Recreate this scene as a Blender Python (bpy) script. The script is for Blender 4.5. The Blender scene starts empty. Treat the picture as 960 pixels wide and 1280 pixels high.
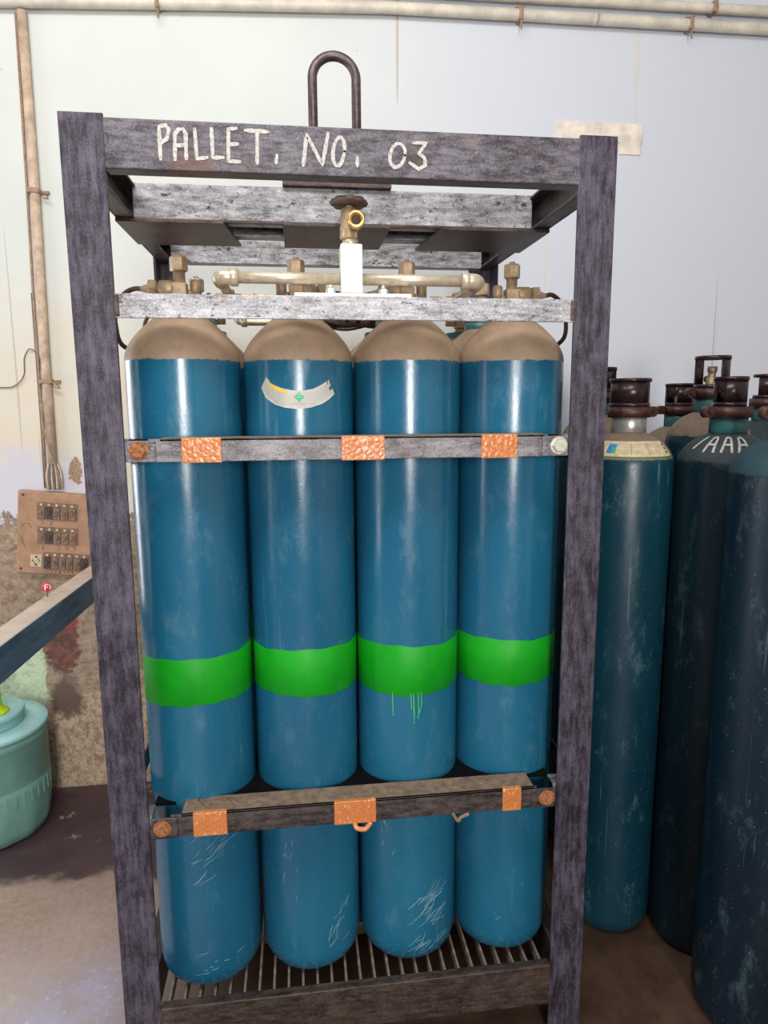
import bpy, bmesh, math, random
from mathutils import Vector, Matrix
PI = math.pi
random.seed(7)
scn = bpy.context.scene
C = scn.collection

# ------------------------------------------------------------------ camera
cd = bpy.data.cameras.new('camera'); cam = bpy.data.objects.new('camera', cd); C.objects.link(cam)
cam.location = (0.4466, -1.4885, 1.6567); cam.rotation_euler = (1.4143, 0.006, -0.1276)
cd.sensor_fit = 'VERTICAL'; cd.sensor_height = 24; cd.lens = 846 / 1280 * 24; cd.clip_start = .01
scn.camera = cam

# ------------------------------------------------------------------ world, lights, exposure
w = bpy.data.worlds.new('world'); scn.world = w; w.use_nodes = True
bg = w.node_tree.nodes['Background']; bg.inputs[0].default_value = (.93, .97, 1, 1); bg.inputs[1].default_value = .09
def area(name, loc, target, sx, sy, power, col=(1, 1, 1)):
    l = bpy.data.lights.new(name, 'AREA'); l.shape = 'RECTANGLE'; l.size = sx; l.size_y = sy; l.energy = power; l.color = col
    o = bpy.data.objects.new(name, l); C.objects.link(o); o.location = loc
    o.rotation_euler = (Vector(target) - Vector(loc)).to_track_quat('-Z', 'Y').to_euler(); return o
area('window_light', (.55, -5.02, 1.95), (.55, 0, 1.75), .8, 1.7, 150, (1, .985, .96))
area('roof_light', (-.1, -1.1, 3.75), (.4, 1.0, 1.9), 2.4, .7, 62, (1, .99, .96))
area('side_door_light', (-3.98, -.6, 1.3), (0, .3, 1.1), 1.8, 2.1, 60, (.95, .97, 1))
area('added_left_light', (-1.55, 1.40, 1.30), (-1.4, 0, 1.2), 1.0, 1.9, 38, (.93, .96, 1))  # added light at the back wall, whitens the leftmost cylinder's edge
scn.view_settings.view_transform = 'Standard'; scn.view_settings.look = 'None'
scn.view_settings.gamma = 1; scn.view_settings.use_curve_mapping = False
scn.view_settings.exposure = .17

# ------------------------------------------------------------------ material helpers
class NT:
    def __init__(s, name):
        s.m = bpy.data.materials.new(name); s.m.use_nodes = True; s.t = s.m.node_tree
        s.b = s.t.nodes['Principled BSDF']; s.tc = s.t.nodes.new('ShaderNodeTexCoord')
    def n(s, k, **kw):
        n = s.t.nodes.new('ShaderNode' + k)
        for a, v in kw.items(): setattr(n, a, v)
        return n
    def l(s, a, b): s.t.links.new(a, b)
    def coord(s, scale=(1, 1, 1), kind='Object', vary=False):
        mp = s.n('Mapping'); mp.inputs['Scale'].default_value = scale
        src = s.tc.outputs[kind]
        if vary:
            oi = s.n('ObjectInfo'); va = s.n('VectorMath', operation='ADD'); s.l(src, va.inputs[0]); s.l(oi.outputs['Location'], va.inputs[1]); src = va.outputs[0]
        s.l(src, mp.inputs['Vector']); return mp.outputs[0]
    def noise(s, scale, detail=4, rough=.6, stretch=(1, 1, 1), vary=False):
        n = s.n('TexNoise'); n.inputs['Scale'].default_value = scale; n.inputs['Detail'].default_value = detail; n.inputs['Roughness'].default_value = rough
        s.l(s.coord(stretch, vary=vary), n.inputs['Vector']); return n.outputs[0]
    def ramp(s, fac, a, b, ca=(0, 0, 0, 1), cb=(1, 1, 1, 1)):
        r = s.n('ValToRGB'); r.color_ramp.elements[0].position = a; r.color_ramp.elements[1].position = b
        r.color_ramp.elements[0].color = ca; r.color_ramp.elements[1].color = cb; s.l(fac, r.inputs[0]); return r.outputs[0]
    def mix(s, fac, a, b):
        m = s.n('Mix', data_type='RGBA')
        if isinstance(fac, (int, float)): m.inputs[0].default_value = fac
        else: s.l(fac, m.inputs[0])
        for i, v in ((6, a), (7, b)):
            if isinstance(v, tuple): m.inputs[i].default_value = (*v[:3], 1)
            else: s.l(v, m.inputs[i])
        return m.outputs[2]
    def math(s, op, a, b=0, c=None):
        m = s.n('Math', operation=op)
        for i, v in enumerate((a, b) if c is None else (a, b, c)):
            if isinstance(v, (int, float)): m.inputs[i].default_value = v
            else: s.l(v, m.inputs[i])
        return m.outputs[0]
    def xyz(s):
        x = s.n('SeparateXYZ'); s.l(s.tc.outputs['Object'], x.inputs[0]); return x.outputs
    def rng(s, v, a, b):     # smooth 0..1 between a and b
        m = s.n('MapRange', interpolation_type='SMOOTHSTEP'); m.inputs[1].default_value = a; m.inputs[2].default_value = b
        if a > b: m.inputs[1].default_value, m.inputs[2].default_value = b, a; m.inputs[3].default_value, m.inputs[4].default_value = 1, 0
        s.l(v, m.inputs[0]); return m.outputs[0]
    def color(s, c):
        if isinstance(c, tuple): s.b.inputs['Base Color'].default_value = (*c[:3], 1)
        else: s.l(c, s.b.inputs['Base Color'])
    def rough(s, r):
        if isinstance(r, (int, float)): s.b.inputs['Roughness'].default_value = r
        else: s.l(r, s.b.inputs['Roughness'])
    def bump(s, h, strength=.3, dist=.002):
        b = s.n('Bump'); b.inputs['Strength'].default_value = strength; b.inputs['Distance'].default_value = dist
        s.l(h, b.inputs['Height']); s.l(b.outputs[0], s.b.inputs['Normal'])

def simple(name, col, rough=.5, metal=0., var=.25, scale=40, bump=0., spec=.5):
    t = NT(name); n = t.noise(scale, 4)
    dark = tuple(c * (1 - var) for c in col); lite = tuple(min(1, c * (1 + var)) for c in col)
    t.color(t.mix(t.ramp(n, .3, .7), dark, lite)); t.rough(rough); t.b.inputs['Metallic'].default_value = metal
    t.b.inputs['Specular IOR Level'].default_value = spec
    if bump: t.bump(n, bump, .002)
    return t.m

def steel(name, axis, dark, lite, wear=.5, spec=.5, rough=.42, rust=0.):
    t = NT(name); st = {'x': (.22, 1, 1), 'z': (1, 1, .16), 'y': (1, .22, 1)}[axis]
    a = t.noise(75, 6, .75, st); b = t.noise(7, 5, .65); g = t.noise(300, 3, .6); bl = t.noise(26, 6, .8)
    m = t.math('MULTIPLY_ADD', a, .40, t.math('MULTIPLY_ADD', b, .20, t.math('MULTIPLY_ADD', g, .20, t.math('MULTIPLY', bl, .20))))
    c = t.mix(t.ramp(m, .5 - .07 * wear - .02, .5 + .07), dark, lite)
    pit = t.noise(60, 5, .8, tuple(.5 + .5 * q for q in st)); c = t.mix(t.math('MULTIPLY', t.math('SUBTRACT', 1, t.ramp(pit, .36, .43)), min(1., wear)), c, tuple(q * .35 for q in dark))
    fl = t.noise(260, 2, .5, (.5, 1, .5)); c = t.mix(t.math('MULTIPLY', t.ramp(fl, .66, .78), .55), c, tuple(min(1, v * 1.7 + .03) for v in lite))
    if rust:
        rn = t.noise(6, 6, .75); c = t.mix(t.math('MULTIPLY', t.ramp(rn, .55, .68), rust), c, (.16, .06, .025))
    t.color(c); t.rough(t.ramp(a, .2, .8, (rough - .12,) * 3 + (1,), (rough + .2,) * 3 + (1,)))
    t.b.inputs['Metallic'].default_value = .15; t.b.inputs['Specular IOR Level'].default_value = spec; t.bump(a, .35, .001)
    return t.m

M = {}
M['post'] = steel('scuffed_post_paint', 'z', (.020, .013, .023), (.115, .100, .138), .4)
M['beam'] = steel('scuffed_beam_paint', 'x', (.035, .027, .035), (.17, .155, .18), .5, rust=.55)
M['bright'] = steel('bare_grey_channel', 'x', (.07, .06, .065), (.56, .55, .58), 1.0, rust=.25)
M['brown'] = steel('rusty_brown_steel', 'x', (.028, .014, .012), (.13, .085, .075), .5, rust=.5)
M['side'] = steel('side_channel_paint', 'y', (.02, .012, .012), (.11, .08, .075), .5)
M['base'] = steel('dusty_base_beam', 'x', (.020, .013, .011), (.095, .065, .052), .6, rust=.4)
M['strap'] = steel('retaining_bar_paint', 'x', (.05, .038, .04), (.32, .29, .31), .7, rust=.4)
M['straplow'] = steel('shaded_retaining_bar', 'x', (.018, .012, .012), (.11, .085, .08), .6, rust=.4)  # darker copy for the lower bar, its shade put into the paint
M['dusty'] = simple('dusty_brown_steel', (.21, .145, .10), .8, 0, .4, 60, .3)
M['rust'] = simple('rusty_bolt', (.33, .13, .05), .8, .1, .5, 150, .5)
M['bolt'] = simple('zinc_bolt', (.62, .60, .52), .4, .6, .2, 90, .1)
M['black'] = simple('shaded_saddle_black', (.004, .004, .005), .9, 0, .3, spec=.1)  # near-black saddle colour carries the shade between the cylinders
M['hose'] = simple('dark_brown_hose', (.055, .028, .018), .45, 0, .4)
M['brass'] = simple('dull_brass', (.38, .27, .165), .5, .35, .35, 60, .15)
M['brassb'] = simple('bright_brass', (.62, .42, .16), .3, .8, .2, 60, .05)
M['pipe'] = simple('silver_brass_pipe', (.60, .51, .38), .36, .5, .18, 60, .05)
M['block'] = simple('white_painted_block', (.80, .78, .72), .5, 0, .08, 30)
M['knob'] = simple('dark_brown_knob', (.09, .055, .045), .6, 0, .5, 70, .4)
M['paint'] = simple('white_brush_paint', (.48, .455, .42), .75, 0, .4, 160, .4)
M['grate'] = simple('worn_grate_bar', (.34, .27, .22), .5, .3, .5, 50, .2)
M['hook'] = simple('dark_steel_rod', (.085, .06, .06), .38, .4, .4, 70, .2)
M['guard'] = simple('dark_maroon_guard', (.030, .014, .017), .28, .2, .5, 30, .1)
M['collar'] = simple('maroon_collar', (.065, .022, .018), .45, .1, .5, 50, .3)
M['neckm'] = simple('silver_neck', (.55, .53, .48), .3, .7, .2, 30)
M['tealneck'] = simple('teal_neck_paint', (.03, .12, .13), .4, 0, .3, 30)
M['oldbrass'] = simple('tarnished_valve', (.30, .22, .13), .5, .5, .5, 120, .5)
M['label'] = simple('white_label_paper', (.86, .84, .78), .5, 0, .05, 90)
M['cream'] = simple('cream_label_paper', (.60, .50, .33), .55, 0, .25, 60)
M['yellow'] = simple('yellow_print', (.85, .55, .04), .5, 0, .1)
M['green_print'] = simple('green_print', (.02, .42, .20), .5, 0, .1)
M['blue_print'] = simple('blue_print', (.04, .22, .55), .5, 0, .1)
M['grey_print'] = simple('grey_print', (.30, .28, .27), .6, 0, .1)
M['board'] = simple('brown_wooden_board', (.36, .20, .115), .6, 0, .22, 18, .15)
M['switch'] = simple('grimy_switch', (.19, .115, .075), .5, 0, .55, 160, .3)
M['switchl'] = simple('pale_switch_cap', (.52, .40, .27), .5, 0, .4, 120)
M['ink'] = simple('dark_marker_ink', (.06, .04, .035), .7)
M['conduit'] = simple('dirty_cream_conduit', (.50, .37, .27), .6, 0, .3, 25, .3)
M['wpipe'] = simple('dirty_white_pipe', (.60, .54, .45), .5, 0, .22, 12, .2)
M['wire'] = simple('grey_wire', (.12, .10, .10), .6)
M['clip'] = simple('rusty_clip', (.30, .19, .12), .7, 0, .4, 90, .3)
M['railtop'] = simple('railtop', (.4, .3, .24), .8)
M['red'] = simple('red_badge_paint', (.62, .03, .06), .5)
M['drum'] = simple('sea_green_plastic', (.19, .38, .31), .42, 0, .14, 14, .1)
M['drumlid'] = simple('pale_aqua_lid', (.36, .62, .62), .4, 0, .08, 14)
M['funnel'] = simple('yellow_green_plastic', (.55, .80, .02), .4, 0, .2, 14)
M['drip'] = simple('green_paint_drip', (.06, .48, .12), .4)
M['scratch'] = simple('pale_scratch', (.30, .45, .50), .6)

def mat_tape():
    t = NT('orange_packing_tape'); n = t.noise(120, 5, .7, (1, 1, .6))
    v = t.n('TexVoronoi', feature='DISTANCE_TO_EDGE'); v.inputs['Scale'].default_value = 80; t.l(t.coord(), v.inputs['Vector'])
    t.color(t.mix(t.ramp(n, .56, .68), (.60, .20, .06), (.82, .50, .33))); t.rough(.28); t.bump(v.outputs[0], .6, .003); return t.m
M['tape'] = mat_tape()

def mat_cylinder(name, blue, blue2, tan, zline, rough=.24, spec=.6, wear=.5, scuff=(.20, .32, .36)):
    t = NT(name); x = t.xyz(); e = t.noise(60, 4, .7, vary=True)
    z = t.math('ADD', x[2], t.math('MULTIPLY', t.math('SUBTRACT', e, .5), .014))
    tz = t.rng(z, zline - .0015, zline + .002)
    big = t.noise(3, 3, .5, (1, 1, .4), vary=True); col = t.mix(t.ramp(big, .35, .7), blue, blue2)
    # worn pale scuffs and specks
    sc = t.noise(16, 7, .8, (1, 1, .45), vary=True); col = t.mix(t.math('MULTIPLY', t.ramp(sc, .56, .66), wear * .55), col, scuff)
    sk = t.noise(220, 2, .5, vary=True); col = t.mix(t.math('MULTIPLY', t.ramp(sk, .725, .75), min(1, wear * .4 + .2)), col, (.42, .52, .52))
    # vertical scratches
    vs = t.noise(70, 3, .6, (1, 1, .03), vary=True); col = t.mix(t.math('MULTIPLY', t.ramp(vs, .66, .70), wear * .7), col, scuff)
    dn = t.noise(24, 5, .7, vary=True); tc = t.mix(t.ramp(dn, .3, .75), tuple(v * .78 for v in tan), tuple(v * 1.12 for v in tan))
    d2 = t.noise(7, 3, .6, vary=True); tc = t.mix(t.ramp(d2, .62, .8), tc, tuple(v * .55 for v in tan))
    t.color(t.mix(tz, col, tc))
    r = t.math('MULTIPLY_ADD', tz, .65 - rough, t.math('MULTIPLY_ADD', t.ramp(sc, .45, .75), .22, rough)); t.rough(r)
    t.b.inputs['Specular IOR Level'].default_value = spec
    hb = t.noise(150, 4, .6, vary=True); t.bump(hb, .16, .001); return t.m
M['cyl'] = mat_cylinder('glossy_blue_cylinder_paint', (.010, .105, .195), (.016, .145, .245), (.42, .29, .19), 1.569, .20, .6, .28)
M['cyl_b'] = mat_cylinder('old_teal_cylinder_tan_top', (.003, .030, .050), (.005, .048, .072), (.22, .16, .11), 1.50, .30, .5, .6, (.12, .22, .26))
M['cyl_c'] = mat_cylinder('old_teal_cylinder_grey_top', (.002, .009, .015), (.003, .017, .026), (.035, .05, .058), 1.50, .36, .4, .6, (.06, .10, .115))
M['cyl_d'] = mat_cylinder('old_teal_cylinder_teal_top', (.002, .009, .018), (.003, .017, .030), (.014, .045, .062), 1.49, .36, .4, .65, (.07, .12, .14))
def mat_green():
    t = NT('green_band_paint'); n = t.noise(9, 3, .6, vary=True); t.color(t.mix(t.ramp(n, .35, .7), (.003, .285, .008), (.01, .36, .014)))
    t.rough(.5); t.b.inputs['Specular IOR Level'].default_value = .3; return t.m
M['green'] = mat_green()

def mat_wall():
    t = NT('old_whitewashed_wall'); x = t.xyz()
    big = t.noise(1.3, 4, .6); mid = t.noise(5, 6, .7); fine = t.noise(38, 6, .75); grit = t.noise(130, 4, .7)
    base = t.mix(t.ramp(big, .35, .65), (.56, .585, .55), (.62, .635, .61))
    base = t.mix(t.rng(x[0], .2, 1.6), base, (.59, .61, .675))
    cream = t.mix(t.ramp(mid, .4, .6), (.66, .565, .44), (.63, .59, .50))
    zj = t.math('ADD', x[2], t.math('MULTIPLY', t.math('SUBTRACT', mid, .5), .5))
    base = t.mix(t.math('MULTIPLY', t.rng(zj, 2.3, 1.6), t.rng(x[0], 1.3, .6)), base, cream)
    # rain streaks running down
    st = t.noise(14, 3, .6, (1, 1, .02)); stm = t.math('MULTIPLY', t.ramp(st, .60, .68), t.math('MULTIPLY', t.rng(x[0], .4, 1.2), t.rng(x[0], 2.1, 1.9)))
    base = t.mix(t.math('MULTIPLY', stm, .6), base, (.62, .55, .42))
    st2 = t.noise(30, 2, .5, (1, 1, .012)); base = t.mix(t.math('MULTIPLY', t.ramp(st2, .71, .725), .6), base, (.42, .33, .25))
    sp = t.noise(20, 3, .6); base = t.mix(t.ramp(sp, .755, .77), base, (.30, .25, .2))
    bx = t.math('DIVIDE', t.math('SUBTRACT', x[0], -.462), .028); bz = t.math('DIVIDE', t.math('SUBTRACT', x[2], 1.395), .055)
    bd_ = t.math('ADD', t.math('SQRT', t.math('ADD', t.math('MULTIPLY', bx, bx), t.math('MULTIPLY', bz, bz))), t.math('MULTIPLY', t.math('SUBTRACT', fine, .5), 1.8))
    blob_knock = t.rng(bd_, 1.05, .9)
    # lavender wash just above the fallen plaster at the far left
    lav = t.math('MULTIPLY', t.rng(zj, 1.5, 1.4), t.rng(x[0], -.2, -.45)); base = t.mix(t.math('MULTIPLY', lav, .7), base, (.54, .54, .66)); base = t.mix(blob_knock, base, t.mix(t.ramp(grit, .4, .6), (.24, .15, .10), (.42, .29, .20)))
    # bare plaster below
    edge = t.math('ADD', zj, t.math('MULTIPLY', t.math('SUBTRACT', fine, .5), .16))
    fall = t.rng(t.math('ADD', edge, t.math('MULTIPLY', x[0], .0)), 1.22, 1.195)
    pl = t.mix(t.ramp(fine, .35, .65), (.22, .145, .10), (.48, .35, .245)); pl = t.mix(t.math('MULTIPLY', t.ramp(mid, .5, .7), .6), pl, (.46, .37, .29)); crk = t.noise(17, 8, .85, (1, 1, 2.2)); pl = t.mix(t.math('MULTIPLY', t.ramp(crk, .54, .62), .6), pl, (.13, .09, .07)); pl = t.mix(t.math('MULTIPLY', t.ramp(grit, .56, .66), .5), pl, (.56, .47, .38))
    low = t.rng(t.math('ADD', edge, t.math('MULTIPLY', t.math('SUBTRACT', mid, .5), .4)), .52, .48)
    pl = t.mix(low, pl, t.mix(t.ramp(fine, .4, .6), (.36, .24, .165), (.68, .52, .38)))
    def blob(cx, cz, rx, rz, col, into, soft=.25):
        dx = t.math('DIVIDE', t.math('SUBTRACT', x[0], cx), rx); dz = t.math('DIVIDE', t.math('SUBTRACT', x[2], cz), rz)
        d = t.math('SQRT', t.math('ADD', t.math('MULTIPLY', dx, dx), t.math('MULTIPLY', dz, dz)))
        d = t.math('ADD', d, t.math('MULTIPLY', t.math('SUBTRACT', mid, .5), 1.6)); d = t.math('ADD', d, t.math('MULTIPLY', t.math('SUBTRACT', fine, .5), .7))
        return t.mix(t.rng(d, 1, 1 - soft), into, col)
    rc = t.mix(t.ramp(fine, .4, .65), (.13, .065, .055), (.27, .12, .095))
    pl = blob(-.575, .66, .10, .17, rc, pl, .3)
    pl = blob(-.57, .42, .09, .13, (.18, .12, .10), pl, .4)
    pl = blob(-.75, .52, .13, .24, t.mix(t.ramp(fine, .38, .5), (.44, .55, .34), (.66, .74, .54)), pl, .1)
    pl = blob(-.53, .76, .05, .05, (.33, .08, .065), pl, .6)
    t.color(t.mix(fall, base, pl)); t.rough(.85); t.b.inputs['Specular IOR Level'].default_value = .2
    h = t.math('MULTIPLY_ADD', fall, t.math('SUBTRACT', t.math('MULTIPLY', fine, 1.6), 1.3), t.math('ADD', t.math('MULTIPLY', mid, .25), t.math('MULTIPLY', grit, .05)))
    t.bump(h, .8, .008); return t.m
def mat_floor():
    t = NT('patchy_concrete_floor'); x = t.xyz()
    big = t.noise(2.2, 5, .6); fine = t.noise(45, 6, .75); mid = t.noise(8, 6, .7)
    c = t.mix(t.ramp(big, .38, .62), (.27, .175, .125), (.37, .265, .215)); c = t.mix(t.math('MULTIPLY', t.ramp(fine, .4, .7), .5), c, (.42, .35, .33))
    near = t.math('MULTIPLY', t.rng(t.math('ADD', x[1], t.math('MULTIPLY', t.math('SUBTRACT', big, .5), .7)), .55, .2), t.rng(x[0], .1, -.2))  # near-left zone, bluish daylight glare painted into its colour
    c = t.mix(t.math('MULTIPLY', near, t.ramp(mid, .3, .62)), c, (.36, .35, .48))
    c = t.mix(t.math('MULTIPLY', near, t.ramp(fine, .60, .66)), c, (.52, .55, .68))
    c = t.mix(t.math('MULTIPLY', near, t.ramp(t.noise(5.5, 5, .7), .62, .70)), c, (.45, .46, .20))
    dark_back = t.rng(t.math('ADD', x[1], t.math('MULTIPLY', t.math('SUBTRACT', big, .5), .9)), .74, .84)  # dark mauve, slightly smoother patch towards the back wall
    dark_back = t.math('MULTIPLY', dark_back, t.math('SUBTRACT', 1, t.ramp(t.noise(6, 6, .7), .60, .64)))
    c = t.mix(dark_back, c, t.mix(t.ramp(mid, .3, .7), (.060, .034, .040), (.095, .055, .062)))
    rt = t.rng(x[0], -.05, .35); c = t.mix(rt, c, t.mix(t.ramp(mid, .4, .6), (.055, .028, .017), (.095, .05, .032)))  # darker brown under and to the right of the rack
    t.color(c); t.rough(t.math('MULTIPLY_ADD', dark_back, -.15, .6)); t.bump(fine, .3, .003); return t.m
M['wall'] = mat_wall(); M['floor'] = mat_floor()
M['plain'] = simple('shed_plaster', (.50, .48, .45), .9, 0, .15, 2)
M['patchm'] = simple('cement_patch', (.70, .62, .55), .9, 0, .22, 20, .6)
def mat_rail():
    t = NT('blue_grey_rail_dusty_top'); g = t.n('NewGeometry'); s_ = t.n('SeparateXYZ'); t.l(g.outputs['Normal'], s_.inputs[0])
    n = t.noise(30, 5, .7, (1, .15, 1)); a = t.mix(t.ramp(n, .35, .7), (.05, .10, .16), (.16, .24, .32))
    b = t.mix(t.ramp(t.noise(14, 5, .7), .35, .7), (.42, .32, .25), (.56, .46, .38)); t.color(t.mix(t.rng(s_.outputs[2], .5, .8), a, b)); t.rough(.5); return t.m
M['rail'] = mat_rail()

# ------------------------------------------------------------------ mesh helpers
def box(bm, x0, x1, y0, y1, z0, z1, bev=0., M4=None):
    r = bmesh.ops.create_cube(bm, size=1.0); vs = r['verts']
    for v in vs: v.co = Vector(((x0 + x1) / 2 + v.co.x * (x1 - x0), (y0 + y1) / 2 + v.co.y * (y1 - y0), (z0 + z1) / 2 + v.co.z * (z1 - z0)))
    if M4 is not None: bmesh.ops.transform(bm, matrix=M4, verts=vs)
    if bev:
        es = list({e for v in vs for e in v.link_edges}); bmesh.ops.bevel(bm, geom=es, offset=bev, segments=2, affect='EDGES', profile=.5)
    return bm
def lathe(bm, prof, seg=32, axis='z', c=(0, 0, 0), cap=True):
    rings = []
    for r, h in prof:
        ring = []
        for i in range(seg):
            a = 2 * PI * i / seg; p = (r * math.cos(a), r * math.sin(a), h)
            if axis == 'x': p = (h, p[0], p[1])
            elif axis == 'y': p = (p[0], h, p[1])
            ring.append(bm.verts.new(Vector(p) + Vector(c)))
        rings.append(ring)
    for a, b in zip(rings, rings[1:]):
        for i in range(seg):
            j = (i + 1) % seg; f = bm.faces.new((a[i], a[j], b[j], b[i])); f.smooth = seg > 8
    if cap:
        bm.faces.new(rings[0][::-1]); bm.faces.new(rings[-1])
    return bm
def tube(bm, pts, r, seg=10, cap=True):
    pts = [Vector(p) for p in pts]; rings = []; up = None
    for i, p in enumerate(pts):
        d = (pts[min(i + 1, len(pts) - 1)] - pts[max(i - 1, 0)]).normalized()
        if up is None: up = Vector((0, 0, 1)) if abs(d.z) < .9 else Vector((1, 0, 0))
        s = d.cross(up).normalized(); up = s.cross(d).normalized()
        rings.append([bm.verts.new(p + (s * math.cos(2 * PI * k / seg) + up * math.sin(2 * PI * k / seg)) * r) for k in range(seg)])
    for a, b in zip(rings, rings[1:]):
        for k in range(seg):
            j = (k + 1) % seg; f = bm.faces.new((a[k], b[k], b[j], a[j])); f.smooth = True
    if cap: bm.faces.new(rings[0]); bm.faces.new(rings[-1][::-1])
    return bm
def smooth_path(pts, n=8):       # Catmull-Rom
    P = [Vector(p) for p in pts]; P = [P[0] * 2 - P[1]] + P + [P[-1] * 2 - P[-2]]; out = []
    for i in range(1, len(P) - 2):
        for k in range(n):
            t = k / n; a, b, c, d = P[i - 1:i + 3]
            out.append(.5 * ((2 * b) + (c - a) * t + (2 * a - 5 * b + 4 * c - d) * t * t + (3 * b - a - 3 * c + d) * t ** 3))
    out.append(P[-2]); return out
def new(): return bmesh.new()
def obj(name, bm, mat, parent=None, label=None):
    bmesh.ops.recalc_face_normals(bm, faces=bm.faces)
    me = bpy.data.meshes.new(name); bm.to_mesh(me); bm.free(); me.materials.append(M[mat])
    o = bpy.data.objects.new(name, me); C.objects.link(o)
    if parent is not None: o.parent = parent
    if label: o['label'] = label
    return o
def thing(name, label, cat, loc=(0, 0, 0), rz=0, group=None):
    o = bpy.data.objects.new(name, None); o.empty_display_size = .05; C.objects.link(o); o.location = loc; o.rotation_euler = (0, 0, rz)
    o['label'] = label; o['category'] = cat
    if group: o['group'] = group
    return o
def struct(name, bm, mat):
    o = obj(name, bm, mat); o['kind'] = 'structure'; return o
def copy_tree(o, parent=None):
    c = o.copy(); C.objects.link(c); c.parent = parent
    for ch in list(o.children): copy_tree(ch, c)
    return c
def ribbon(bm, pts, w, f, th=.0006):
    """brush stroke of width w along 2-D points; f(u, v, lift) -> 3-D point"""
    P = [Vector((a, b)) for a, b in pts]; Q = [P[0]]
    for a, b in zip(P, P[1:]):
        n = max(1, int((b - a).length / .006))
        for k in range(1, n + 1): Q.append(a + (b - a) * k / n)
    d0 = (Q[1] - Q[0]).normalized(); Q[0] = Q[0] - d0 * w * .25; d1 = (Q[-1] - Q[-2]).normalized(); Q[-1] = Q[-1] + d1 * w * .25
    L = []
    for i, p in enumerate(Q):
        d = (Q[min(i + 1, len(Q) - 1)] - Q[max(i - 1, 0)]).normalized(); n = Vector((-d.y, d.x)) * w / 2 * random.uniform(.8, 1.1)
        if i in (0, len(Q) - 1): n *= .6
        a, b = p + n, p - n; L.append([bm.verts.new(f(a.x, a.y, th)), bm.verts.new(f(b.x, b.y, th)), bm.verts.new(f(b.x, b.y, 0)), bm.verts.new(f(a.x, a.y, 0))])
    for a, b in zip(L, L[1:]):
        for k in range(4): bm.faces.new((a[k], a[(k + 1) % 4], b[(k + 1) % 4], b[k]))
    bm.faces.new(L[0]); bm.faces.new(L[-1][::-1])

# ------------------------------------------------------------------ the shed
b = new(); box(b, -4, 3.2, 1.43, 1.6, 0, 4.2); wall_back = struct('wall_back', b, 'wall')
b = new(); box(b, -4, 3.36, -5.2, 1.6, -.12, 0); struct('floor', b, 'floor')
b = new(); box(b, 3.2, 3.36, -5.2, 1.6, 0, 4.2); struct('wall_right', b, 'plain')
b = new(); box(b, -4, 3.36, -5.36, 1.6, 4.2, 4.32); struct('ceiling', b, 'plain')
b = new(); box(b, 1.15, 3.36, -5.36, -5.2, 0, 4.2); box(b, .05, 1.15, -5.36, -5.2, 2.85, 4.2); box(b, .05, 1.15, -5.36, -5.2, 0, 1.05); struct('wall_front', b, 'plain')
b = new()
for a in ((1.55, 1.93, 2.745, 2.822), (1.83, 1.925, 2.70, 2.748), (1.55, 1.62, 2.70, 2.75)): box(b, a[0], a[1], 1.424, 1.432, a[2], a[3], .002)
obj('cement_patch', b, 'patchm', wall_back)

# ------------------------------------------------------------------ the rack
W, H, PW, D = 1.15, 2.226, .085, .96
rack = thing('cylinder_rack', 'dark steel pallet rack with hand-painted PALLET NO. 03, holding the blue cylinders', 'rack')
def angle_post(sx, sy):
    bm = new(); x0 = 0 if sx < 0 else W; y0 = 0 if sy < 0 else D; dx = 1 if sx < 0 else -1; dy = 1 if sy < 0 else -1
    X = sorted((x0, x0 + dx * PW)); Y = sorted((y0, y0 + dy * .008)); box(bm, X[0], X[1], Y[0], Y[1], 0, H, .0015)
    X = sorted((x0, x0 + dx * .008)); Y = sorted((y0 + dy * .0081, y0 + dy * PW)); box(bm, X[0], X[1], Y[0], Y[1], 0, H, .0015)
    return bm
for sx in (-1, 1):
    for sy in (-1, 1): obj('post', angle_post(sx, sy), 'post', rack)
def channel_x(x0, x1, y0, dy, z0, z1, t=.007, dep=.045):
    bm = new(); Y = sorted((y0, y0 + dy * t)); box(bm, x0, x1, Y[0], Y[1], z0, z1, .002)
    Y = sorted((y0 + dy * (t - .001), y0 + dy * dep))
    box(bm, x0, x1, Y[0], Y[1], z0 + .0003, z0 + t, .002); box(bm, x0, x1, Y[0], Y[1], z1 - t, z1 - .0003, .002); return bm
top = obj('top_beam', channel_x(PW - .003, W - PW + .003, .001, 1, 2.125, 2.219), 'beam', rack)
obj('rear_top_beam', channel_x(.05, W - .05, D - .05, 1, 2.125, 2.219), 'bright', rack)
for y0 in (.41, .60):
    dy = 1 if y0 < .5 else -1
    cb = obj('cross_beam', channel_x(.046, W - .046, y0, dy, 2.13, 2.222), 'bright', rack)
    if dy > 0:
        b = new(); box(b, .046, W - .046, y0 - .014, y0 - .0002, 2.1262, 2.133, .001); obj('lower_lip', b, 'brown', cb)
b = new(); box(b, .2, .95, .42, .59, 2.205, 2.2145); obj('cross_cover_plate', b, 'brown', rack)
for x0, x1, sk in ((.008, .275, .02), (.425, .705, -.01), (.845, 1.142, -.02)):
    bm = new(); box(bm, x0, x1, .372, .625, 2.117, 2.1255, .001)
    for v in bm.verts:
        if v.co.y > .5:
            if x0 < .1 and v.co.x > .2: v.co.x += .025
            if x1 > 1 and v.co.x < 1: v.co.x -= .03
    obj('gusset_plate', bm, 'brown', rack)
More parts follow.
